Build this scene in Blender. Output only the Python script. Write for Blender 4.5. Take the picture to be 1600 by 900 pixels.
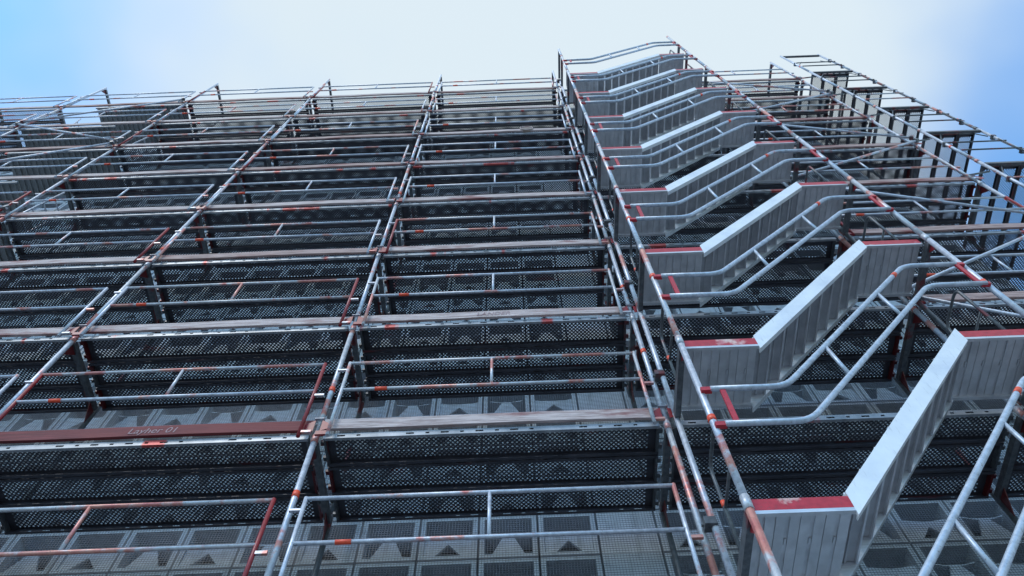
import bpy, math, random
from mathutils import Vector, Matrix
random.seed(7)
R = math.radians
for o in list(bpy.data.objects): bpy.data.objects.remove(o)
S = bpy.context.scene
COL = S.collection

# ------------------------------------------------------------------ camera
FPX, YAW, PITCH, ROLL = 1239.32, -0.0049, 1.1221, -0.0332      # focal length in pixels of a 1600 px wide frame
CAM = Vector((1.778, -4.121, 1.6))
fw = Vector((math.sin(YAW)*math.cos(PITCH), math.cos(YAW)*math.cos(PITCH), math.sin(PITCH)))
r0 = Vector((math.cos(YAW), -math.sin(YAW), 0)); u0 = r0.cross(fw)
rt = r0*math.cos(ROLL) + u0*math.sin(ROLL); up = -r0*math.sin(ROLL) + u0*math.cos(ROLL)
cd = bpy.data.cameras.new('camera'); cd.sensor_width = 36; cd.lens = 36*FPX/1600; cd.clip_start = .05; cd.clip_end = 2000
cam = bpy.data.objects.new('camera', cd); COL.objects.link(cam)
m = Matrix((rt, up, -fw)).transposed().to_4x4(); m.translation = CAM; cam.matrix_world = m
S.camera = cam
S.render.resolution_x, S.render.resolution_y = 1024, 576

# ------------------------------------------------------------------ sky
W = bpy.data.worlds.new('World'); S.world = W; W.use_nodes = True
nt = W.node_tree; nt.nodes.clear()
def wn(t, **k):
    n = nt.nodes.new(t)
    for a, b in k.items(): setattr(n, a, b)
    return n
SUN_EL, SUN_AZ = R(52), R(215)            # azimuth clockwise from +Y: behind the camera, to the left
sky = wn('ShaderNodeTexSky', sky_type='NISHITA', sun_disc=False)
sky.sun_elevation = SUN_EL; sky.sun_rotation = SUN_AZ; sky.air_density = 1.3; sky.dust_density = .4; sky.ozone_density = .6
tc = wn('ShaderNodeTexCoord'); mp = wn('ShaderNodeMapping'); mp.inputs['Location'].default_value = (5.56, 1.66, 4.2)
nz = wn('ShaderNodeTexNoise'); nz.inputs['Scale'].default_value = 1.1; nz.inputs['Detail'].default_value = 5; nz.inputs['Roughness'].default_value = .45
rp = wn('ShaderNodeValToRGB'); rp.color_ramp.elements[0].position = .40; rp.color_ramp.elements[1].position = .60
rp.color_ramp.interpolation = 'EASE'
mx = wn('ShaderNodeMix', data_type='RGBA'); mx.inputs[7].default_value = (2.85, 3.3, 3.6, 1)
bg = wn('ShaderNodeBackground'); bg.inputs['Strength'].default_value = .12
out = wn('ShaderNodeOutputWorld')
L = nt.links.new
L(tc.outputs['Generated'], mp.inputs['Vector']); L(mp.outputs[0], nz.inputs['Vector']); L(nz.outputs['Fac'], rp.inputs[0])
hs = wn('ShaderNodeMix', data_type='RGBA', blend_type='MULTIPLY'); hs.inputs[0].default_value = 1; hs.inputs[7].default_value = (.66, 1.02, 1.24, 1)
L(sky.outputs[0], hs.inputs[6]); L(rp.outputs[0], mx.inputs[0]); L(hs.outputs[2], mx.inputs[6]); L(mx.outputs[2], bg.inputs[0]); L(bg.outputs[0], out.inputs[0])

# ------------------------------------------------------------------ sun (veiled by thin cloud)
sd = bpy.data.lights.new('sun', 'SUN'); sd.energy = .6; sd.angle = R(16); sd.color = (1, .97, .93)
sun = bpy.data.objects.new('sun', sd); COL.objects.link(sun)
dirv = Vector((math.sin(SUN_AZ)*math.cos(SUN_EL), math.cos(SUN_AZ)*math.cos(SUN_EL), math.sin(SUN_EL)))
sun.rotation_euler = dirv.to_track_quat('Z', 'Y').to_euler(); sun.location = dirv*60
S.view_settings.view_transform = 'Standard'; S.view_settings.look = 'None'
S.view_settings.exposure = 1.1; S.view_settings.gamma = 1.0; S.view_settings.use_curve_mapping = False
S.render.engine = 'CYCLES'
S.cycles.max_bounces = 8; S.cycles.diffuse_bounces = 4; S.cycles.glossy_bounces = 3

# ------------------------------------------------------------------ materials
MAT = {}
class NB:
    def __init__(s, name):
        s.m = bpy.data.materials.new(name); s.m.use_nodes = True; s.t = s.m.node_tree; MAT[name] = s.m
        s.b = s.t.nodes['Principled BSDF']
    def n(s, t, **k):
        n = s.t.nodes.new(t)
        for a, b in k.items(): setattr(n, a, b)
        return n
    def l(s, a, b): s.t.links.new(a, b)
    def coord(s, scale=(1,1,1), rnd=True):
        tc = s.n('ShaderNodeTexCoord'); mp = s.n('ShaderNodeMapping'); mp.inputs['Scale'].default_value = scale
        if rnd:
            oi = s.n('ShaderNodeObjectInfo'); ml = s.n('ShaderNodeVectorMath', operation='MULTIPLY_ADD')
            cb = s.n('ShaderNodeCombineXYZ')
            s.l(oi.outputs['Random'], cb.inputs[0]); s.l(oi.outputs['Random'], cb.inputs[1]); s.l(oi.outputs['Random'], cb.inputs[2])
            ml.inputs[1].default_value = (61, 37, 83)
            s.l(cb.outputs[0], ml.inputs[0]); s.l(tc.outputs['Object'], ml.inputs[2]); s.l(ml.outputs[0], mp.inputs[0]); s.oi = oi
        else: s.l(tc.outputs['Object'], mp.inputs[0])
        return mp.outputs[0]
    def noise(s, vec, scale, detail=4, rough=.55):
        n = s.n('ShaderNodeTexNoise'); n.inputs['Scale'].default_value = scale; n.inputs['Detail'].default_value = detail
        n.inputs['Roughness'].default_value = rough; s.l(vec, n.inputs['Vector']); return n.outputs['Fac']
    def ramp(s, v, stops):
        r = s.n('ShaderNodeValToRGB'); e = r.color_ramp.elements
        while len(e) < len(stops): e.new(.5)
        for k, (p, c) in enumerate(stops): e[k].position = p; e[k].color = (*c, 1)
        s.l(v, r.inputs[0]); return r.outputs[0]
    def mix(s, f, a, b, mode='MIX'):
        x = s.n('ShaderNodeMix', data_type='RGBA', blend_type=mode)
        if isinstance(f, float): x.inputs[0].default_value = f
        else: s.l(f, x.inputs[0])
        for k, v in ((6, a), (7, b)):
            if isinstance(v, tuple): x.inputs[k].default_value = (*v, 1)
            else: s.l(v, x.inputs[k])
        return x.outputs[2]
    def fin(s, col, rough=.5, metal=0., bump=None, bs=.2, spec=.5):
        if isinstance(col, tuple): s.b.inputs['Base Color'].default_value = (*col, 1)
        else: s.l(col, s.b.inputs['Base Color'])
        if isinstance(rough, float): s.b.inputs['Roughness'].default_value = rough
        else: s.l(rough, s.b.inputs['Roughness'])
        s.b.inputs['Metallic'].default_value = metal
        s.b.inputs['Specular IOR Level'].default_value = spec
        if bump is not None:
            bp = s.n('ShaderNodeBump'); bp.inputs['Strength'].default_value = bs; bp.inputs['Distance'].default_value = .01
            s.l(bump, bp.inputs['Height']); s.l(bp.outputs[0], s.b.inputs['Normal'])
        return s.m

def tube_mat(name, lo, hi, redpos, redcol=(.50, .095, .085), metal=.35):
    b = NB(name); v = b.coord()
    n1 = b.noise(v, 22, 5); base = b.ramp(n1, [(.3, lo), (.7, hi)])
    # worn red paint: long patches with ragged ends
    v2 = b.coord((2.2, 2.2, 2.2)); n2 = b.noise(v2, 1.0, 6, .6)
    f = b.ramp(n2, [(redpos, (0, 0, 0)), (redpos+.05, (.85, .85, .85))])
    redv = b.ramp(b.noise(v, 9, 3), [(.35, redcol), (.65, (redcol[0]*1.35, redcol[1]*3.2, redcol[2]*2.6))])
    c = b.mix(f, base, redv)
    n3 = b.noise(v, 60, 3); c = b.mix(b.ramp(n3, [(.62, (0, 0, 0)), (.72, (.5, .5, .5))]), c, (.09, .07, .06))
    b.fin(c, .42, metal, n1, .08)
tube_mat('galvanised_tube', (.38, .42, .50), (.64, .69, .78), .572)
tube_mat('galvanised_tube_red', (.40, .43, .48), (.62, .65, .70), .50)
tube_mat('galvanised_clean', (.36, .42, .50), (.58, .66, .77), .70)
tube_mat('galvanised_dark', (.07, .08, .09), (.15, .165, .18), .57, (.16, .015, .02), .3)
tube_mat('red_paint', (.19, .008, .014), (.32, .014, .022), .66, (.42, .05, .06), 0.)
tube_mat('landing_red', (.40, .012, .026), (.56, .028, .045), .60, (.62, .22, .24), 0.)
tube_mat('dark_red_paint', (.07, .006, .008), (.13, .010, .013), .66, (.15, .02, .02), 0.)
tube_mat('marker_orange', (.80, .075, .03), (.95, .11, .045), .95, (.8, .1, .05), 0.)
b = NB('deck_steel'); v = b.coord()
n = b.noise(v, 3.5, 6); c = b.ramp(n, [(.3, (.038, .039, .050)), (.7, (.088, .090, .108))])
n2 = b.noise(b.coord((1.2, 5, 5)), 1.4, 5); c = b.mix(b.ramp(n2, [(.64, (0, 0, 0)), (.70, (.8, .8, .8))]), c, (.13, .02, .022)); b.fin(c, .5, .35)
b = NB('deck_edge'); v = b.coord((1, 1, 1)); n = b.noise(v, 7, 5); c = b.ramp(n, [(.3, (.22, .25, .28)), (.7, (.40, .43, .47))])  # lighter than the deck steel: light on the outward flange put into the colour
n2 = b.noise(b.coord((1.6, .2, .2)), 1.3, 4); c = b.mix(b.ramp(n2, [(.60, (0, 0, 0)), (.63, (.9, .9, .9))]), c, (.5, .05, .04)); b.fin(c, .45, .3)
b = NB('ribbed_deck'); v = b.coord(); n = b.noise(v, 5, 5); b.fin(b.ramp(n, [(.3, (.20, .215, .22)), (.7, (.30, .315, .32))]), .6, .1)
b = NB('aluminium'); v = b.coord(); n = b.noise(v, 4, 6); n2 = b.noise(b.coord((1, 1, 14)), 6, 4)
c = b.ramp(n, [(.25, (.58, .61, .64)), (.75, (.78, .80, .83))]); c = b.mix(b.ramp(n2, [(.35, (.35, .35, .35)), (.6, (0, 0, 0))]), c, (.30, .31, .33))
b.fin(c, .36, .5, n2, .05)
b = NB('tread_dull'); v = b.coord(); n = b.noise(v, 6, 6); b.fin(b.ramp(n, [(.3, (.33, .35, .38)), (.7, (.50, .52, .55))]), .42, .4)
b = NB('aluminium_lit'); v = b.coord(); n = b.noise(v, 5, 6); c = b.ramp(n, [(.25, (.72, .75, .78)), (.75, (.86, .88, .90))])  # brighter aluminium copy: sky light on outer stringers and nosings put into the colour
n2 = b.noise(v, 2.2, 5); c = b.mix(b.ramp(n2, [(.52, (0, 0, 0)), (.70, (.6, .6, .6))]), c, (.50, .55, .66)); n3 = b.noise(b.coord((9, 9, 1.2)), 5, 6, .7)
c = b.mix(b.ramp(n3, [(.58, (0, 0, 0)), (.70, (.35, .35, .35))]), c, (.33, .35, .40)); b.fin(c, b.ramp(n3, [(.3, (.35, .35, .35)), (.7, (.6, .6, .6))]), .3)
def wood(name, a, bcol, redamt):
    b = NB(name); v = b.coord((1.1, 14, 16)); n = b.noise(v, 3.0, 7, .65); c = b.ramp(n, [(.32, a), (.52, bcol), (.68, (bcol[0]*1.35, bcol[1]*1.35, bcol[2]*1.35))])
    n2 = b.noise(b.coord((1, 3, 4)), 1.6, 6, .6); c = b.mix(b.ramp(n2, [(redamt, (0, 0, 0)), (redamt+.14, (.8, .8, .8))]), c, (.20, .035, .035))
    b.fin(c, .75, 0., n, .5)
wood('wood_weathered', (.25, .17, .16), (.52, .43, .42), .53)
wood('wood_brown', (.17, .10, .09), (.40, .28, .26), .50)
wood('wood_red', (.11, .018, .022), (.17, .03, .035), .42)
b = NB('concrete_block'); v = b.coord(); n = b.noise(v, 6, 7, .6); c = b.ramp(n, [(.3, (.44, .49, .55)), (.7, (.56, .61, .67))])
n2 = b.noise(b.coord((5, 5, .8)), 2.5, 5); c = b.mix(b.ramp(n2, [(.52, (0, 0, 0)), (.75, (.6, .6, .6))]), c, (.22, .24, .25)); b.fin(c, .85, 0., n, .2)
b = NB('wire'); b.fin((.19, .205, .23), .5, .4)
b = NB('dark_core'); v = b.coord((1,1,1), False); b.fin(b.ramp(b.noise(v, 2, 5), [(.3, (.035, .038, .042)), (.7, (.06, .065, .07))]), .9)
b = NB('roof_felt'); v = b.coord((1,1,1), False); b.fin(b.ramp(b.noise(v, 8, 5), [(.3, (.06, .06, .065)), (.7, (.1, .1, .105))]), .95)
b = NB('paving'); v = b.coord((1,1,1), False); n = b.noise(v, 1.5, 8, .65); b.fin(b.ramp(n, [(.3, (.20, .20, .205)), (.7, (.32, .32, .315))]), .9, 0., n, .4)
b = NB('drum_brown'); v = b.coord(); b.fin(b.ramp(b.noise(v, 9, 5), [(.3, (.16, .11, .09)), (.7, (.32, .25, .22))]), .7)
b = NB('lettering'); b.fin((.42, .29, .30), .9)

# ------------------------------------------------------------------ mesh helpers
class MB:
    def __init__(s): s.v = []; s.f = []
    def box(s, x0, x1, y0, y1, z0, z1):
        k = len(s.v); s.v += [(x, y, z) for z in (z0, z1) for y in (y0, y1) for x in (x0, x1)]
        s.f += [tuple(k+i for i in q) for q in ((0,2,3,1), (4,5,7,6), (0,1,5,4), (2,6,7,3), (0,4,6,2), (1,3,7,5))]; return s
    def quad(s, *p):
        k = len(s.v); s.v += [tuple(q) for q in p]; s.f.append(tuple(range(k, k+len(p)))); return s
    def prism(s, pts, d):                      # closed outline pushed along vector d
        k = len(s.v); n = len(pts); d = Vector(d); s.v += [tuple(p) for p in pts] + [tuple(Vector(p)+d) for p in pts]
        s.f.append(tuple(range(k, k+n))[::-1]); s.f.append(tuple(range(k+n, k+2*n)))
        for i in range(n): j = (i+1) % n; s.f.append((k+i, k+j, k+n+j, k+n+i))
        return s
    def bar(s, a, b, w, h, upv=(0,0,1)):       # rectangular bar from a to b
        a = Vector(a); b = Vector(b); d = (b-a).normalized(); side = d.cross(Vector(upv)).normalized(); u = side.cross(d)
        c = [a+side*w/2+u*h/2, a-side*w/2+u*h/2, a-side*w/2-u*h/2, a+side*w/2-u*h/2]
        return s.prism(c, b-a)
    def tube(s, pts, r, n=8, caps=True):
        pts = [Vector(p) for p in pts]; t0 = (pts[1]-pts[0]).normalized()
        ref = Vector((0, 0, 1)) if abs(t0.z) < .9 else Vector((0, 1, 0)); N = (ref - t0*ref.dot(t0)).normalized(); rings = []
        for i, p in enumerate(pts):
            t = (pts[min(i+1, len(pts)-1)]-pts[max(i-1, 0)]).normalized(); N = (N - t*N.dot(t)).normalized(); Bv = t.cross(N)
            k = len(s.v); rings.append(k); s.v += [tuple(p+(N*math.cos(2*math.pi*j/n)+Bv*math.sin(2*math.pi*j/n))*r) for j in range(n)]
        for a, b in zip(rings, rings[1:]):
            for j in range(n): s.f.append((a+j, a+(j+1) % n, b+(j+1) % n, b+j))
        if caps: s.f.append(tuple(rings[0]+j for j in range(n))[::-1]); s.f.append(tuple(rings[-1]+j for j in range(n)))
        return s
    def mesh(s, name, mat, smooth=False):
        me = bpy.data.meshes.new(name); me.from_pydata(s.v, [], s.f); me.materials.append(MAT[mat])
        if smooth:
            me.polygons.foreach_set('use_smooth', [len(p.vertices) == 4 for p in me.polygons])
        me.update(); return me
def bend(pts, rad, n=5):                        # polyline with rounded corners
    pts = [Vector(p) for p in pts]; o = [pts[0]]
    for a, b, c in zip(pts, pts[1:], pts[2:]):
        p, q = b+(a-b).normalized()*rad, b+(c-b).normalized()*rad
        for k in range(n+1):
            t = k/n; o.append(p*(1-t)**2+b*2*t*(1-t)+q*t*t)
    return o+[pts[-1]]
CACHE = {}
def cm(key, fn):
    if key not in CACHE: CACHE[key] = fn()
    return CACHE[key]
def stube(length, r, mat, n=8):                 # straight tube along +Z, shared by length
    return cm(('t', round(length, 3), r, mat, n), lambda: MB().tube([(0,0,0), (0,0,length)], r, n).mesh('tube', mat, True))
def obj(name, me, parent=None, loc=(0,0,0), rot=None, scale=None):
    o = bpy.data.objects.new(name, me); COL.objects.link(o); o.location = loc
    if rot: o.rotation_euler = rot
    if scale: o.scale = scale
    if parent: o.parent = parent
    return o
def tag(o, label, cat, group=None):
    o['label'] = label; o['category'] = cat
    if group: o['group'] = group
    return o
def thing(name, label, cat, loc=(0,0,0), group=None, rot=None):
    return tag(obj(name, None, None, loc, rot), label, cat, group)
ALX, ALY = (0, R(90), 0), (R(-90), 0, 0)        # local +Z laid along X or along Y
def between(name, a, b, r, mat, parent=None, n=8):
    a = Vector(a); b = Vector(b); d = b-a
    return obj(name, stube(d.length, r, mat, n), parent, a, d.to_track_quat('Z', 'Y').to_euler())

# ------------------------------------------------------------------ layout
ZA = 7.348                     # height of the deck level called 0 above the ground
BL = 3.07
PX = {i: (i-3)*BL for i in range(-1, 7)}; PX[6] = 9.06
LV = range(-1, 8)
def Z(j): return ZA + 2*j
def bmin(j): return {-1: 1, 0: 1, 1: 1, 2: 0, 3: 0}.get(j, -1)
ORD = {7: 'top', 6: 'second', 5: 'third', 4: 'fourth', 3: 'fifth', 2: 'sixth', 1: 'seventh', 0: 'eighth', -1: 'ninth', -2: 'tenth', -3: 'eleventh', -4: 'twelfth'}
def LVL(j): return 'top deck level' if j == 7 else ORD[j] + ' deck from the top'
BAY = {3: 'bay left of the stairs', 2: 'two bays left of the stairs', 1: 'three bays left of the stairs', 0: 'four bays left of the stairs',
       -1: 'five bays left of the stairs', 4: 'behind the stairs', 5: 'bay right of the stairs'}
PST = {4: 'left side of the stairs', 3: 'one bay left of the stairs', 2: 'two bays left of the stairs', 1: 'three bays left of the stairs', 0: 'four bays left of the stairs',
       -1: 'five bays left of the stairs', 5: 'right side of the stairs', 6: 'one bay right of the stairs'}

# ------------------------------------------------------------------ ground
g = obj('ground', MB().quad((-400,-400,0), (400,-400,0), (400,400,0), (-400,400,0)).mesh('ground', 'paving')); g['kind'] = 'structure'

# ------------------------------------------------------------------ building: facade of open square blocks behind wire mesh
FY, BS = 1.20, .56
FX0, FX1 = .24-BS*23, .24+BS*16                 # left and right end of the facade
BZ0 = ZA-.33                                    # a joint between two rows
ROW_TOP = 27
bld = thing('building', 'large building faced with square grey concrete blocks behind wire mesh', 'building', ((FX0+FX1)/2, FY, 0))
org = Vector(bld.location)
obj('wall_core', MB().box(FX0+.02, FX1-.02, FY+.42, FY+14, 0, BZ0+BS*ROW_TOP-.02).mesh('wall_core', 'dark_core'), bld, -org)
obj('roof', MB().box(FX0-.05, FX1+.05, FY+.0, FY+14.1, BZ0+BS*ROW_TOP+.003, BZ0+BS*ROW_TOP+.12).mesh('roof', 'roof_felt'), bld, -org)
def frame_geo(mb, x, z):
    g, w, d = .012, .042, .40; a, b_ = g, BS-g
    mb.box(x+a, x+b_, FY, FY+d, z+a, z+a+w); mb.box(x+a, x+b_, FY, FY+d, z+b_-w, z+b_)
    mb.box(x+a, x+a+w, FY+.001, FY+d, z+a+w, z+b_-w); mb.box(x+b_-w, x+b_, FY+.001, FY+d, z+a+w, z+b_-w)
def insert_geo(mb, x, z, kind):
    c = x+BS/2; zb = z+.054; h = .26
    if kind == 0:      # light wedge with a thin curved rim behind its tip
        mb.prism([(c-.155, FY+.006, zb-.01), (c+.155, FY+.006, zb-.01), (c+.045, FY+.03, zb+h), (c-.045, FY+.03, zb+h)], (0, .03, 0))
        for k in range(8):
            t0, t1 = (k/8-.5)*2, ((k+1)/8-.5)*2; x0, x1 = c+t0*.20, c+t1*.20; y0, y1 = FY+.035, FY+.035
            z0, z1 = zb+h-.012+.035*t0*t0, zb+h-.012+.035*t1*t1
            mb.prism([(x0, y0, z0), (x1, y1, z1), (x1, y1, z1+.014), (x0, y0, z0+.014)], (0, .14, 0))
    else:              # light shell with a triangular opening
        o = [(c-.222, zb), (c-.13, zb), (c, zb+.165), (c, zb+h-.02), (c-.11, zb+h-.012), (c-.222, zb+h+.01)]
        def yy(zz): return FY+.012+(zz-zb)*.06
        mb.prism([(p, yy(q), q) for p, q in o], (0, .025, 0))
        mb.prism([(2*c-p, yy(q), q) for p, q in o][::-1], (0, .025, 0))
def mesh_geo():
    mb = MB(); n = 20; y = FY-.004; t = .0014; a, b_ = .006, BS-.006
    for k in range(n+1):
        p = a+(b_-a)*k/n
        mb.box(p-t, p+t, y-.002, y+.001, a, b_); mb.box(a, b_, y-.005, y-.002, p-t, p+t)
    return mb.mesh('wire_mesh', 'wire')
def fmesh():
    mb = MB(); frame_geo(mb, 0, 0); return mb.mesh('facade_block', 'concrete_block')
def imesh(k):
    mb = MB(); insert_geo(mb, 0, 0, k); return mb.mesh('block_insert', 'concrete_block')
FM, IM, WM = fmesh(), [imesh(0), imesh(1)], mesh_geo()
PM = MB().box(.012, BS-.012, FY+.002, FY+.40, .0, BS).mesh('blank_panel', 'concrete_block')
rest = MB()
BLANK = 4
for ri in range(-14, ROW_TOP):
    z = BZ0+ri*BS
    if z < -.2: continue
    for ci in range(-23, 16):
        x = .24+ci*BS; near = -3 <= ri <= 5 and -12 <= ci <= 15
        if near:
            if ci == BLANK:
                p = obj('blank_panel', PM, bld, Vector((x, 0, z))-org)
            else:
                p = obj('facade_block', FM, bld, Vector((x, 0, z))-org)
                obj('block_insert', IM[(ci+ri) % 2], p)
            obj('wire_mesh', WM, p)
        else:
            if ci == BLANK: rest.box(x+.012, x+BS-.012, FY+.002, FY+.4, z, z+BS)
            else: frame_geo(rest, x, z); insert_geo(rest, x, z, (ci+ri) % 2)
o = obj('facade_block_field', rest.mesh('facade_block_field', 'concrete_block'), bld, -org); o['kind'] = 'stuff'

# ------------------------------------------------------------------ perforated steel planks
PL, PW = 2.94, .308
def plank_plate(rx=.0109, r=.0084):
    mb = MB(); px, ry = .042, .0216; nr = 12; y0 = (PW-nr*ry)/2; m = .05; nx = int((PL-2*m)/px)-1
    xs = (PL-nx*px-px/2)/2
    for k in range(nr):
        ya, yb = y0+k*ry, y0+(k+1)*ry; off = xs+(px/2 if k % 2 else 0); yc = (ya+yb)/2
        mb.quad((0, ya, 0), (off, ya, 0), (off, yb, 0), (0, yb, 0)); e = off+nx*px; mb.quad((e, ya, 0), (PL, ya, 0), (PL, yb, 0), (e, yb, 0))
        for i in range(nx):
            xa = off+i*px; xb = xa+px; xc = (xa+xb)/2; b0 = len(mb.v)
            mb.v += [(xa, ya, 0), (xc, ya, 0), (xb, ya, 0), (xb, yb, 0), (xc, yb, 0), (xa, yb, 0)]
            mb.v += [(xc+rx*math.cos(R(a)), yc+r*math.sin(R(a)), 0) for a in (215, 270, 325, 35, 90, 145)]
            for q in range(6): s = (q+1) % 6; mb.f.append((b0+q, b0+s, b0+6+s, b0+6+q))
    mb.quad((0, 0, 0), (PL, 0, 0), (PL, y0, 0), (0, y0, 0)); mb.quad((0, PW-y0, 0), (PL, PW-y0, 0), (PL, PW, 0), (0, PW, 0))
    return mb.mesh('deck_plank', 'deck_steel')
def side_rail(mat):                            # slotted C flange along the long edge, local y=0 is the outer face
    mb = MB(); h = .066; za, zb = -.024, -.046; x = .12; xs = 0; k = 0; t = .003
    mb.box(0, PL, 0, t, za, -.0005); mb.box(0, PL, 0, t, -h, zb); mb.box(0, PL, t, .028, -h, -h+t)
    while x < PL-.15:
        w = .034 if k % 2 else .07
        if .42 < (x/PL*3) % 1.5 < .62: x += .30; continue
        mb.box(xs, x, 0.0003, t, zb, za); xs = x+w; x = xs+.10; k += 1
    mb.box(xs, PL, .0003, t, zb, za); return mb.mesh('side_rail', mat)
PPL = plank_plate(); PPC = plank_plate(.0186, .0099); SR = side_rail('deck_edge'); SRD = side_rail('deck_steel')  # second plate: same plank, holes widened to imitate sky bloom shining through
ECAP = MB().box(0, .02, .004, PW-.004, -.06, -.001).box(-.03, 0, .05, .09, -.05, -.02).box(-.03, 0, PW-.09, PW-.05, -.05, -.02).mesh('end_cap', 'galvanised_dark')
ECAPR = MB().box(0, .02, .004, PW-.004, -.06, -.001).box(-.03, 0, .05, .09, -.05, -.02).box(-.03, 0, PW-.09, PW-.05, -.05, -.02).mesh('end_cap', 'dark_red_paint')
def plank(label, group, loc, rotz=0, sx=1., edge=False, me=None):
    p = tag(obj('deck_plank', me or PPL, None, loc, (0, 0, rotz), (sx, 1, 1)), label, 'scaffold plank', group)
    obj('side_rail', SR if edge else SRD, p); obj('side_rail', SRD, p, (PL, PW, 0), (0, 0, math.pi))
    obj('end_cap', random.choice((ECAP, ECAPR, ECAP)), p); obj('end_cap', random.choice((ECAP, ECAPR, ECAP)), p, (PL, PW, 0), (0, 0, math.pi))
    return p
WHICH = ('outer', 'middle', 'inner')
def ribbed(label, x0, x1, z):
    L_ = x1-x0
    def mk():
        mb = MB(); mb.box(0, L_, 0, .95, -.012, 0); return mb.mesh('ribbed_deck', 'ribbed_deck')
    p = tag(obj('ribbed_deck', cm(('rd', round(L_, 2)), mk), None, (x0, 0, z)), label, 'scaffold deck', 'ribbed decks of the hatch bay')
    RB = cm('rib', lambda: MB().box(-.012, .012, .033, .917, -.05, -.0125).mesh('rib', 'ribbed_deck'))
    k = .07
    while k < L_-.03: obj('rib', RB, p, (k, 0, 0)); k += .118
    EB = cm(('eb', round(L_, 2)), lambda: MB().box(0, L_, .002, .032, -.075, -.0125).mesh('edge_beam', 'deck_edge'))
    obj('edge_beam', EB, p); obj('edge_beam', EB, p, (0, .916, 0))
for j in LV:
    for b_ in range(bmin(j), 6):
        sx = (PX[b_+1]-PX[b_]-.13)/PL; x0 = PX[b_]+.065
        if b_ == 0 and j >= 3:
            left = j % 2 == 1
            ribbed('grey ribbed deck with open hatch, %s, %s' % (LVL(j), BAY[0].replace(' of the stairs', ' of stairs')), x0+(.80 if left else 0), x0+2.94-(0 if left else .80), Z(j))
            continue
        for k in range(3):
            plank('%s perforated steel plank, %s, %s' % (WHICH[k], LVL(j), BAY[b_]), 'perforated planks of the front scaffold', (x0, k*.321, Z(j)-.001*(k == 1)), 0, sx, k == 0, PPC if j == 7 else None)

# ------------------------------------------------------------------ toe boards
def toeboard(x0, x1, z, y, mat, label, group, rotz=0):
    L_ = x1-x0
    def mk():
        mb = MB(); n = 6; t = .03; prof = []
        for i in range(n+1):
            u = i/n; prof.append((u*L_, .006*math.sin(u*7.3), .004*math.sin(u*5+1)))
        for (xa, ya, za), (xb, yb, zb) in zip(prof, prof[1:]):
            mb.prism([(xa, ya, .028+za), (xb, yb, .028+zb), (xb, yb, .168+zb), (xa, ya, .168+za)], (0, t, 0))
        return mb.mesh('toe_board', mat)
    return tag(obj('toe_board', cm(('tb', round(L_, 2), mat), mk), None, (x0, y, z), (0, 0, rotz)), label, 'toe board', group)
def lettering(s, size, parent, loc):
    cu = bpy.data.curves.new('lettering', 'FONT'); cu.body = s; cu.size = size; cu.shear = .2; cu.extrude = .0006
    o = bpy.data.objects.new('lettering', cu); COL.objects.link(o)
    bpy.context.view_layer.update(); me = bpy.data.meshes.new_from_object(o.evaluated_get(bpy.context.evaluated_depsgraph_get()))
    bpy.data.objects.remove(o); me.materials.clear(); me.materials.append(MAT['lettering'])
    return obj('lettering', me, parent, loc, (R(90), 0, 0))
for j in LV:
    for b_ in range(bmin(j), 6):
        if b_ == 4: continue
        mat = random.choice(('wood_weathered', 'wood_weathered', 'wood_brown')); col = {'wood_weathered': 'weathered', 'wood_brown': 'brown'}[mat]
        if (b_, j) == (2, 0): mat, col = 'wood_red', 'dark red'
        if b_ == 3 and j in (0, 1): mat, col = 'wood_weathered', 'weathered'
        if b_ == 5 and mat == 'wood_weathered': mat, col = 'wood_brown', 'brown'
        t = toeboard(PX[b_]+.05, PX[b_+1]-.05, Z(j), -.034, mat, '%s wooden toe board, %s, %s' % (col, LVL(j), BAY[b_]), 'wooden toe boards of the front scaffold')
        if (b_, j) == (2, 0): lettering('Layher 01', .11, t, (1.33, -.006, .055))
        if (b_, j) == (3, 1): lettering('LÄNDER', .10, t, (1.30, -.006, .06))

# ------------------------------------------------------------------ scaffold frames
RT = .027
def ring(r, h, mat): return cm(('ring', r, h, mat), lambda: MB().tube([(0,0,-h/2), (0,0,h/2)], r, 10).mesh('ring', mat, True))
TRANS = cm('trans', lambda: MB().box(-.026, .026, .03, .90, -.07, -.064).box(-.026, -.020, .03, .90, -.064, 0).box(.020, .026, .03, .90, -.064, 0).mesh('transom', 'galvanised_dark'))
GUS = cm('gus', lambda: MB().prism([(-.004, .02, -.07), (-.004, .16, -.07), (-.004, .02, -.30)], (.008, 0, 0)).mesh('gusset', 'dark_red_paint'))
CLIP = cm('clip', lambda: MB().prism([(-.115, 0, .03), (-.030, 0, -.01), (-.030, 0, .15), (-.115, 0, .085)], (0, .005, 0)).prism([(.030, 0, -.01), (.115, 0, .03), (.115, 0, .085), (.030, 0, .15)], (0, .005, 0)).mesh('toe_board_clip', 'red_paint'))
STRAP = cm('strap', lambda: MB().box(-.042, .042, -.03, .0, -.0025, .0025).mesh('strap', 'galvanised_tube'))
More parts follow.
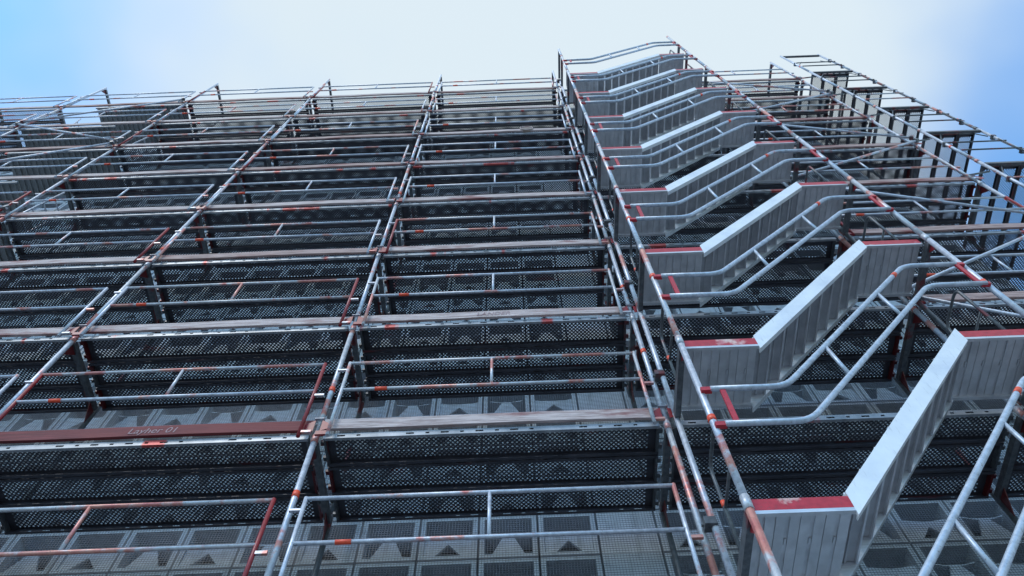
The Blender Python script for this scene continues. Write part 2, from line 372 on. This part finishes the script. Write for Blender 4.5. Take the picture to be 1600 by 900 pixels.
for i in range(-1, 7):
    for j in range(-4, 8):
        if j < 7 and i < bmin(max(j, -1)): continue
        last = j == 7; zb = max(Z(j), 0.03)
        if Z(j)+2 < .3: continue
        hgt = 2.45 if last else Z(j+1)-zb
        f = thing('scaffold_frame', 'steel scaffold frame %s, %s' % ('on the '+LVL(j) if j >= -1 else 'below the ninth deck, '+('upper' if j == -2 else 'middle' if j == -3 else 'bottom')+' row', PST[i]), 'scaffold frame', (PX[i], 0, zb), 'frames of the front scaffold')
        obj('standard', stube(hgt, RT, 'galvanised_tube' if (i+j) % 3 else 'galvanised_tube_red'), f)
        if last:                                # full frame above the top deck, tied across at its head
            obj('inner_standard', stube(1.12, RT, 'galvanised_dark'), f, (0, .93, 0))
            obj('transom', TRANS, f, (0, 0, hgt-.03)); obj('gusset', GUS, f, (0, 0, hgt-.03))
            between('head_stay', (0, .90, hgt-.07), (0, .93, 1.10), .016, 'galvanised_dark', f)
        else:
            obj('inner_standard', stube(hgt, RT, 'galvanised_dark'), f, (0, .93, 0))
            obj('transom', TRANS, f, (0, 0, hgt-.0665)); obj('gusset', GUS, f, (0, 0, hgt-.0665)); obj('gusset', GUS, f, (0, .93, hgt-.0665), (0, 0, math.pi))
            obj('collar', ring(.0312, .10, 'galvanised_tube_red'), f, (0, 0, hgt-.08))
        if j >= -1 and i not in (5,):
            obj('toe_board_clip', CLIP, f, (0, -.043, .0)); obj('strap', STRAP, f, (0, -.026, .165))
        if j >= -1 and (i*3+j*5) % 4 < 2: obj('marker_band', ring(.0288, .07, 'marker_orange'), f, (0, 0, .45+.25*((i*7+j*3) % 5)))
        if Z(j) <= .03 or (j <= -3 and zb < .1):
            obj('base_plate', cm('bp', lambda: MB().box(-.07, .07, -.07, .07, -.03, -.022).tube([(0,0,-.022), (0,0,.02)], .018, 8).mesh('base_plate', 'galvanised_tube')), f)
            obj('base_plate', CACHE['bp'], f, (0, .93, 0))

# ------------------------------------------------------------------ guard-rail frames
RG = .0168; HT, HM = 1.057, .58
CON = cm('con', lambda: MB().box(0, .10, -.012, .012, -.014, .014).mesh('connector', 'galvanised_tube_red'))
CONR = cm('conr', lambda: MB().box(0, .12, -.016, .004, -.026, .026).mesh('connector', 'red_paint'))
CONT = cm('cont', lambda: MB().box(0, .10, -.012, .012, -.010, .010).mesh('connector', 'galvanised_tube'))
def guardrail(x0, x1, z, y, label, group, top=False):
    L_ = x1-x0; e = .125
    g = thing('guardrail', label, 'guardrail', (x0, y, z), group); T = random.choice(('galvanised_tube', 'galvanised_tube', 'galvanised_tube_red'))
    obj('top_rail', stube(L_-2*e, RG, T), g, (e, 0, HT), ALX); mr = obj('mid_rail', stube(L_-2*e, RG, random.choice((T, 'galvanised_tube'))), g, (e, 0, HM), ALX)
    zb = -.13
    for s in (0, 1):
        obj('end_post', stube(HT-zb+.012, RG+.0015, random.choice((T, 'galvanised_tube_red', 'galvanised_tube', 'red_paint'))), g, (e if s == 0 else L_-e, 0, zb))
    obj('centre_strut', stube(HT-HM, RG*.9, T), g, (L_/2, 0, HM))
    obj('marker_band', ring(.0186, .115, 'marker_orange'), mr, (0, 0, .37))
    obj('connector', CONT, g, (e-.10, .0, .93)); obj('connector', CONR, g, (e-.11, .01, -.09)); obj('connector', CON, g, (L_-e, .0, .5)); obj('connector', CON, g, (L_-e, .0, -.07))
    return g
for j in LV:
    for b_ in range(bmin(j), 6):
        if b_ == 4: continue
        guardrail(PX[b_], PX[b_+1], Z(j), -.078, 'double tube guardrail, %s, %s' % (LVL(j), BAY[b_]), 'guardrails of the front scaffold')

# ------------------------------------------------------------------ diagonal braces
def brace(a, b2, label):
    t = tag(between('diagonal_brace', a, b2, .0242*.86, 'galvanised_tube'), label, 'brace', 'diagonal braces'); a = Vector(a); b2 = Vector(b2); ln = (b2-a).length
    obj('coupler', cm('cpl', lambda: MB().box(-.035, .035, -.03, .055, -.03, .03).mesh('coupler', 'galvanised_dark')), t, (0, 0, .04)); obj('coupler', CACHE['cpl'], t, (0, 0, ln-.04))
for j in range(-1, 7):
    A = (PX[5], -.115, Z(j)+.15); Bp = (PX[6], -.115, Z(j)+.15); A2 = (PX[5], -.115, Z(j+1)-.0); B2 = (PX[6], -.115, Z(j+1)-.0)
    a, c = (A2, Bp) if j % 2 == 0 else (A, B2)
    brace(a, c, 'diagonal brace between the %s and %s decks, right of the stairs' % (ORD[j], ORD[j+1]))
for j in (3, 4, 5, 6):
    a, c = ((PX[0], -.115, Z(j+1)), (PX[1], -.115, Z(j)+.15)) if j % 2 else ((PX[0], -.115, Z(j)+.15), (PX[1], -.115, Z(j+1)))
    brace(a, c, 'diagonal brace between the %s and %s decks of the hatch bay' % (ORD[j], ORD[j+1]))
# ladders through the hatches
for j in range(3, 7):
    left = (j+1) % 2 == 1; xa = PX[0]+(.25 if left else BL-.25); xb = PX[0]+(.65 if left else BL-.65)
    t = thing('ladder', 'metal ladder rising from the %s deck to the %s through a hatch' % (ORD[j], ORD[j+1]), 'ladder', (xb, .5, Z(j)), 'ladders of the hatch bay')
    d = Vector((xa-xb, 0, 2.25))
    for s in (-.17, .17): between('rail', (0, s, 0), d+Vector((0, s, 0)), .018, 'galvanised_tube', t)
    for k in range(1, 8):
        p = d*(k/8); between('rung', p+Vector((0, -.17, 0)), p+Vector((0, .17, 0)), .012, 'galvanised_tube', t, 6)

# ------------------------------------------------------------------ stair tower in front of the facade scaffold
SX0, SX1, SYO, SYI = 3.15, 6.18, -.79, -.075
TL = cm('tl', lambda: MB().box(-.024, .024, .02, SYI-SYO-.02, -.085, -.079).box(-.024, -.018, .02, SYI-SYO-.02, -.079, .0).box(.018, .024, .02, SYI-SYO-.02, -.079, .0).mesh('transom', 'galvanised_dark'))
for s, X in ((0, SX0), (1, SX1)):
    for j in range(-4, 8):
        zb = max(Z(j), .03)
        if Z(j)+2 < .3: continue
        h = Z(j+1)-zb if j < 7 else (1.05 if s == 0 else 2.45)
        f = thing('scaffold_frame', 'steel frame, %s end of the stair tower, %s' % ('left' if s == 0 else 'right', 'at the '+LVL(j) if j >= -1 else ('upper' if j == -2 else 'middle' if j == -3 else 'bottom')+' row below the lowest deck'), 'scaffold frame', (X, SYO, zb), 'frames of the stair tower')
        obj('outer_standard', stube(h, RT*1.05, 'galvanised_tube' if (j+s) % 2 else 'galvanised_tube_red'), f)
        hi = h if j < 7 else h-.35
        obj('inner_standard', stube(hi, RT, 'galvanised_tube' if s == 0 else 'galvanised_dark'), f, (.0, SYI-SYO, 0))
        tr = obj('transom', TL, f, (0, 0, h-.01 if j < 7 else .95)); obj('paint_strip', cm('pst', lambda: MB().box(-.017, .017, .05, SYI-SYO-.05, -.0785, -.075).box(.0245, .0265, .1, SYI-SYO-.25, -.07, -.02).mesh('paint_strip', 'red_paint')), tr)
        obj('collar', ring(.0312, .12, 'galvanised_tube_red'), f, (0, 0, .02))
        if j < 7:
            obj('bracing_plate', cm('bpl', lambda: MB().prism([(-.005, .02, -.10), (-.005, .12, -.10), (-.005, .02, -.22)], (.01, 0, 0)).mesh('bracing_plate', 'red_paint')), f, (0, 0, h))
            obj('marker_band', ring(.0312, .06, 'marker_orange'), f, (0, 0, .9 if (j+s) % 2 else 1.3))
        obj('swivel_coupler', cm('swc', lambda: MB().box(-.045, .045, -.05, .04, -.035, .035).tube([(-.06, 0, 0), (.06, 0, 0)], .012, 6).mesh('swivel_coupler', 'galvanised_dark')), f, (-.03, SYI-SYO, .62))
# flights
LA, RA = .62, .60                               # landing lengths
NT = 9
XA, XB = SX0+.035+LA, SX1-.055-RA               # ends of the sloping part
YO, YI = SYO+.045, SYI-.045                     # outer and inner face
def landing_meshes(n, L_):
    pl = MB(); w = L_/n; pl.box(.0015, w-.0015, 0, YI-YO-.06, -.03, 0); pl.box(.0015, w*.40, .0, YI-YO-.06, -.043, -.03); pl.box(w*.58, w-.0025, .0, YI-YO-.06, -.043, -.03); pl.box(w*.46, w*.54, .22, .27, -.0435, -.03); return pl.mesh('landing_plank', 'aluminium')
LP1, LP2 = landing_meshes(4, LA), landing_meshes(4, RA)
def strg():
    dx, dz = XB-XA, 2.0; h = .20
    return MB().prism([(0, 0, -.125), (dx, 0, dz-.125), (dx, 0, dz+.085), (0, 0, .085)], (0, .028, 0)).prism([(0, .028, -.125), (dx, .028, dz-.125), (dx, .028, dz-.10), (0, .028, -.10)], (0, .022, 0))
STO = strg().mesh('stringer', 'aluminium_lit'); STI = strg().mesh('stringer', 'aluminium')
TRD = MB().box(0, .152, .0, YI-YO-.066, -.022, 0).box(.066, .078, 0, YI-YO-.066, -.040, -.022).mesh('tread', 'tread_dull')
NOS = MB().box(-.004, .016, -.001, YI-YO-.065, -.068, .003).mesh('nosing', 'aluminium_lit')
NOB = MB().box(.140, .1535, -.001, YI-YO-.065, -.046, .002).mesh('back_lip', 'aluminium')
def edge(L_): return cm(('edge', L_), lambda: MB().box(0, L_, 0, .028, -.055, .045).mesh('landing_edge', 'landing_red'))
def lip(L_): return cm(('lip', L_), lambda: MB().box(0, L_, .0, .03, -.085, -.056).mesh('landing_lip', 'aluminium'))
CPLR = MB().box(-.05, .03, -.018, .018, -.022, .022).mesh('clamp', 'landing_red')
for j in range(-2, 7):
    low, high = ORD[j] if j >= -1 else 'tenth', ORD[j+1]
    f = thing('stair_flight', 'aluminium stair flight rising right from the %s to the %s deck level from the top' % (low, high), 'stairs', (SX0+.035, YO, Z(j)+.06), 'flights of the stair tower')
    for k in range(4):
        obj('landing_plank', LP1, f, (k*LA/4, .03, 0)); obj('landing_plank', LP2, f, (XB-SX0-.035+k*RA/4, .03, 1.985))
    obj('landing_edge', edge(LA), f); obj('landing_edge', edge(RA), f, (XB-SX0-.035, 0, 1.985))
    obj('landing_lip', lip(LA), f, (0, .0, 0)); obj('landing_lip', lip(RA), f, (XB-SX0-.035, .0, 1.985))
    for (L_, xx, zz) in ((LA, 0, 0), (RA, XB-SX0-.035, 1.985)):
        obj('inner_edge', cm(('ie', L_), lambda: MB().box(0, L_, 0, .03, -.07, .03).mesh('inner_edge', 'aluminium')), f, (xx, YI-YO-.03, zz))
    obj('stringer', STO, f, (LA, -.002, 0)); obj('stringer', STI, f, (LA+XB-XA, YI-YO+.0, 0), (0, 0, math.pi), None)
    f.children[-1].scale = (-1, -1, 1) if False else (1, 1, 1)
    c = f.children[-1]; c.location = (LA, YI-YO-.03, 0); c.rotation_euler = (0, 0, 0)
    for k in range(1, NT+1):
        t = (k-.5)/NT; tr = obj('tread', TRD, f, (LA+(XB-XA)*t-.088, .033, 2.0*t+.0)); obj('nosing', NOS, tr); obj('back_lip', NOB, tr)
    # outer hand rail: two bent tubes
    hr = thing('stair_handrail', 'bent double tube handrail of the stair flight between the %s and %s deck levels' % (low, high), 'handrail', (SX0, SYO-.045, Z(j)+.06), 'handrails of the stair tower')
    x0, xa, xb, x1 = .06, XA-SX0-.03, XB-SX0+.04, SX1-SX0-.10
    for nm, hh, sh in (('top_rail', 1.16, 0), ('lower_rail', .72, .03)):
        pts = bend([(x0, 0, hh), (xa+sh, 0, hh), (xb+sh, 0, hh+2.02), (x1+sh*2, 0, hh+2.02)], .12)
        obj(nm, cm(('hr', nm), lambda: MB().tube(pts, .0235, 10).mesh(nm, 'galvanised_clean', True)), hr)
    for t in (.27, .72):
        xx = xa+(xb-xa)*t; between('tie_bar', (xx+.01, 0, 1.16+2.02*t), (xx+.01+.03, 0, .72+2.02*t), .0165, 'galvanised_clean', hr)
    sl = obj('end_bar', cm('ebar', lambda: MB().box(-.02, .02, -.008, .008, 0, .44).mesh('end_bar', 'landing_red')), hr, (x0+.085, 0, .72)); obj('end_bar', CACHE['ebar'], hr, (x1-.0, 0, .72+2.02))
    for (xx, zz) in ((x0-.02, 1.16), (x0-.02, .72), (x1+.05, 3.18), (x1+.06, 2.74)): obj('clamp', CPLR, hr, (xx, .01, zz))
    dv = Vector((xb-xa, 0, 2.02)); p = Vector((xa, 0, 1.16))+dv*.90
    obj('marker_band', ring(.0252, .07, 'marker_orange'), hr, p, dv.to_track_quat('Z', 'Y').to_euler())
    # bent end guards at both landings
    for s in (0, 1):
        X = SX0+.05 if s == 0 else SX1-.20; zz = Z(j)+.06+(1.985 if s else 0)
        eg = thing('end_guard', 'bent tube end guard on the %s landing, flight from the %s deck level' % ('lower left' if s == 0 else 'upper right', low), 'guardrail', (X, SYO+.10, zz), 'end guards of the stair tower')
        hgt = .95
        pts = bend([(0, 0, .0), (0, 0, hgt), (0, .42, hgt), (0, .42, 0)], .10)
        obj('hoop', cm('hoop', lambda: MB().tube(pts, .015, 8).mesh('hoop', 'galvanised_dark', True)), eg)
        between('cross_bar', (0, 0, .5), (0, .42, .5), .012, 'galvanised_dark', eg, 6)
        if s == 0: obj('marker_band', ring(.0175, .06, 'marker_orange'), eg, (0, .42, .55))

# ------------------------------------------------------------------ scaffold wrapping round the right corner
CX0, CX1 = 9.62, 10.68
SZ = [ZA+15-2*k for k in range(0, 8)]
SW = ['top', 'second', 'third', 'fourth', 'fifth', 'sixth', 'seventh', 'eighth']
for q, y in enumerate((0.0, BL, 2*BL)):
    for k in range(len(SZ)+2):
        zb = (SZ[k] if k < len(SZ) else SZ[-1]-2*(k-len(SZ)+1)); zb2 = max(zb, .03)
        if zb+2 < .3 or (q and k > 6): continue
        h = 2.35 if k == 0 else zb+2-zb2
        f = thing('scaffold_frame', 'scaffold frame at the right corner, %s row, %s storey from the top' % (('front', 'second', 'third')[q], SW[k] if k < 8 else ('ninth', 'tenth')[k-8]), 'scaffold frame', (CX0, y, zb2), 'frames of the corner scaffold')
        obj('inner_standard', stube(h, RT, 'galvanised_tube'), f); obj('standard', stube(h, RT, 'galvanised_tube_red' if k % 2 else 'galvanised_tube'), f, (CX1-CX0, 0, 0))
        zz = h-.12
        obj('transom', cm('ctr', lambda: MB().box(.03, CX1-CX0-.03, -.025, .025, -.07, 0).mesh('transom', 'galvanised_dark')), f, (0, 0, zz))
        if k: obj('collar', ring(.0312, .10, 'galvanised_tube_red'), f, (0, 0, .04)); obj('collar', ring(.0312, .10, 'galvanised_dark'), f, (CX1-CX0, 0, .04))
        obj('marker_band', ring(.0288, .06, 'marker_orange'), f, ((CX1-CX0)*(k % 2), 0, .7+.2*(k % 3)))
        obj('coupler', cm('cpl', None), f, (0, 0, 1.1)); obj('coupler', CACHE['cpl'], f, (CX1-CX0, 0, 1.45)); obj('coupler', CACHE['cpl'], f, (CX1-CX0, 0, .55))
        if q == 0:
            between('bracket', (0.02, .03, h-.75 if k else .9), (.30, .03, h-.14 if k else 1.5), .012, 'galvanised_dark', f, 6)
            between('bracket', (CX1-CX0-.02, .03, h-.42 if k else 1.3), (CX1-CX0-.2, .03, h-.14 if k else 1.6), .010, 'galvanised_dark', f, 6)
for k, z in enumerate(SZ):
    for q in range(2):
        if q and k > 5: continue
        for n in range(3):
            plank('%s perforated plank, %s corner deck from the top, %s bay' % (('left', 'middle', 'right')[n], SW[k], ('front', 'rear')[q]), 'perforated planks of the corner scaffold',
                  (CX0+.055+.321*(n+1)-.013, q*BL+.065, z), R(90), 1., False, PPC)
    g = thing('end_guardrail', 'short double rail across the front end of the %s corner deck' % SW[k], 'guardrail', (CX0, -.045, z), 'end rails of the corner scaffold')
    for nm, h in (('top_rail', 1.02), ('mid_rail', .55)):
        obj(nm, stube(CX1-CX0-.02, .015, 'galvanised_tube_red' if k % 3 == 2 else 'galvanised_dark'), g, (.0, 0, h), ALX)
    obj('strut', stube(.80, .013, 'galvanised_dark'), g, (CX1-CX0-.09, 0, .35))
    if k < 7:
        t = tag(between('corner_tie', (PX[6]+.0, .06, z-.55), (CX0, .06, z-.35), .017, 'galvanised_dark'), 'short tube tying the corner scaffold to the front, %s storey' % SW[k], 'tie tube', 'corner tie tubes')

# ------------------------------------------------------------------ small drum left on a deck
d = thing('drum', 'small round brown drum peeking over a weathered toe board, third deck', 'drum', (2.16, .14, Z(5)+.14))
obj('shell', MB().tube([(0, 0, 0), (0, 0, .13)], .138, 20).mesh('shell', 'drum_brown', True), d, (0, -.19, 0), ALY)
obj('rim', MB().tube([(.125*math.cos(a*math.pi/12), -.195, .125*math.sin(a*math.pi/12)) for a in range(25)], .013, 6, False).mesh('rim', 'wood_weathered', True), d)
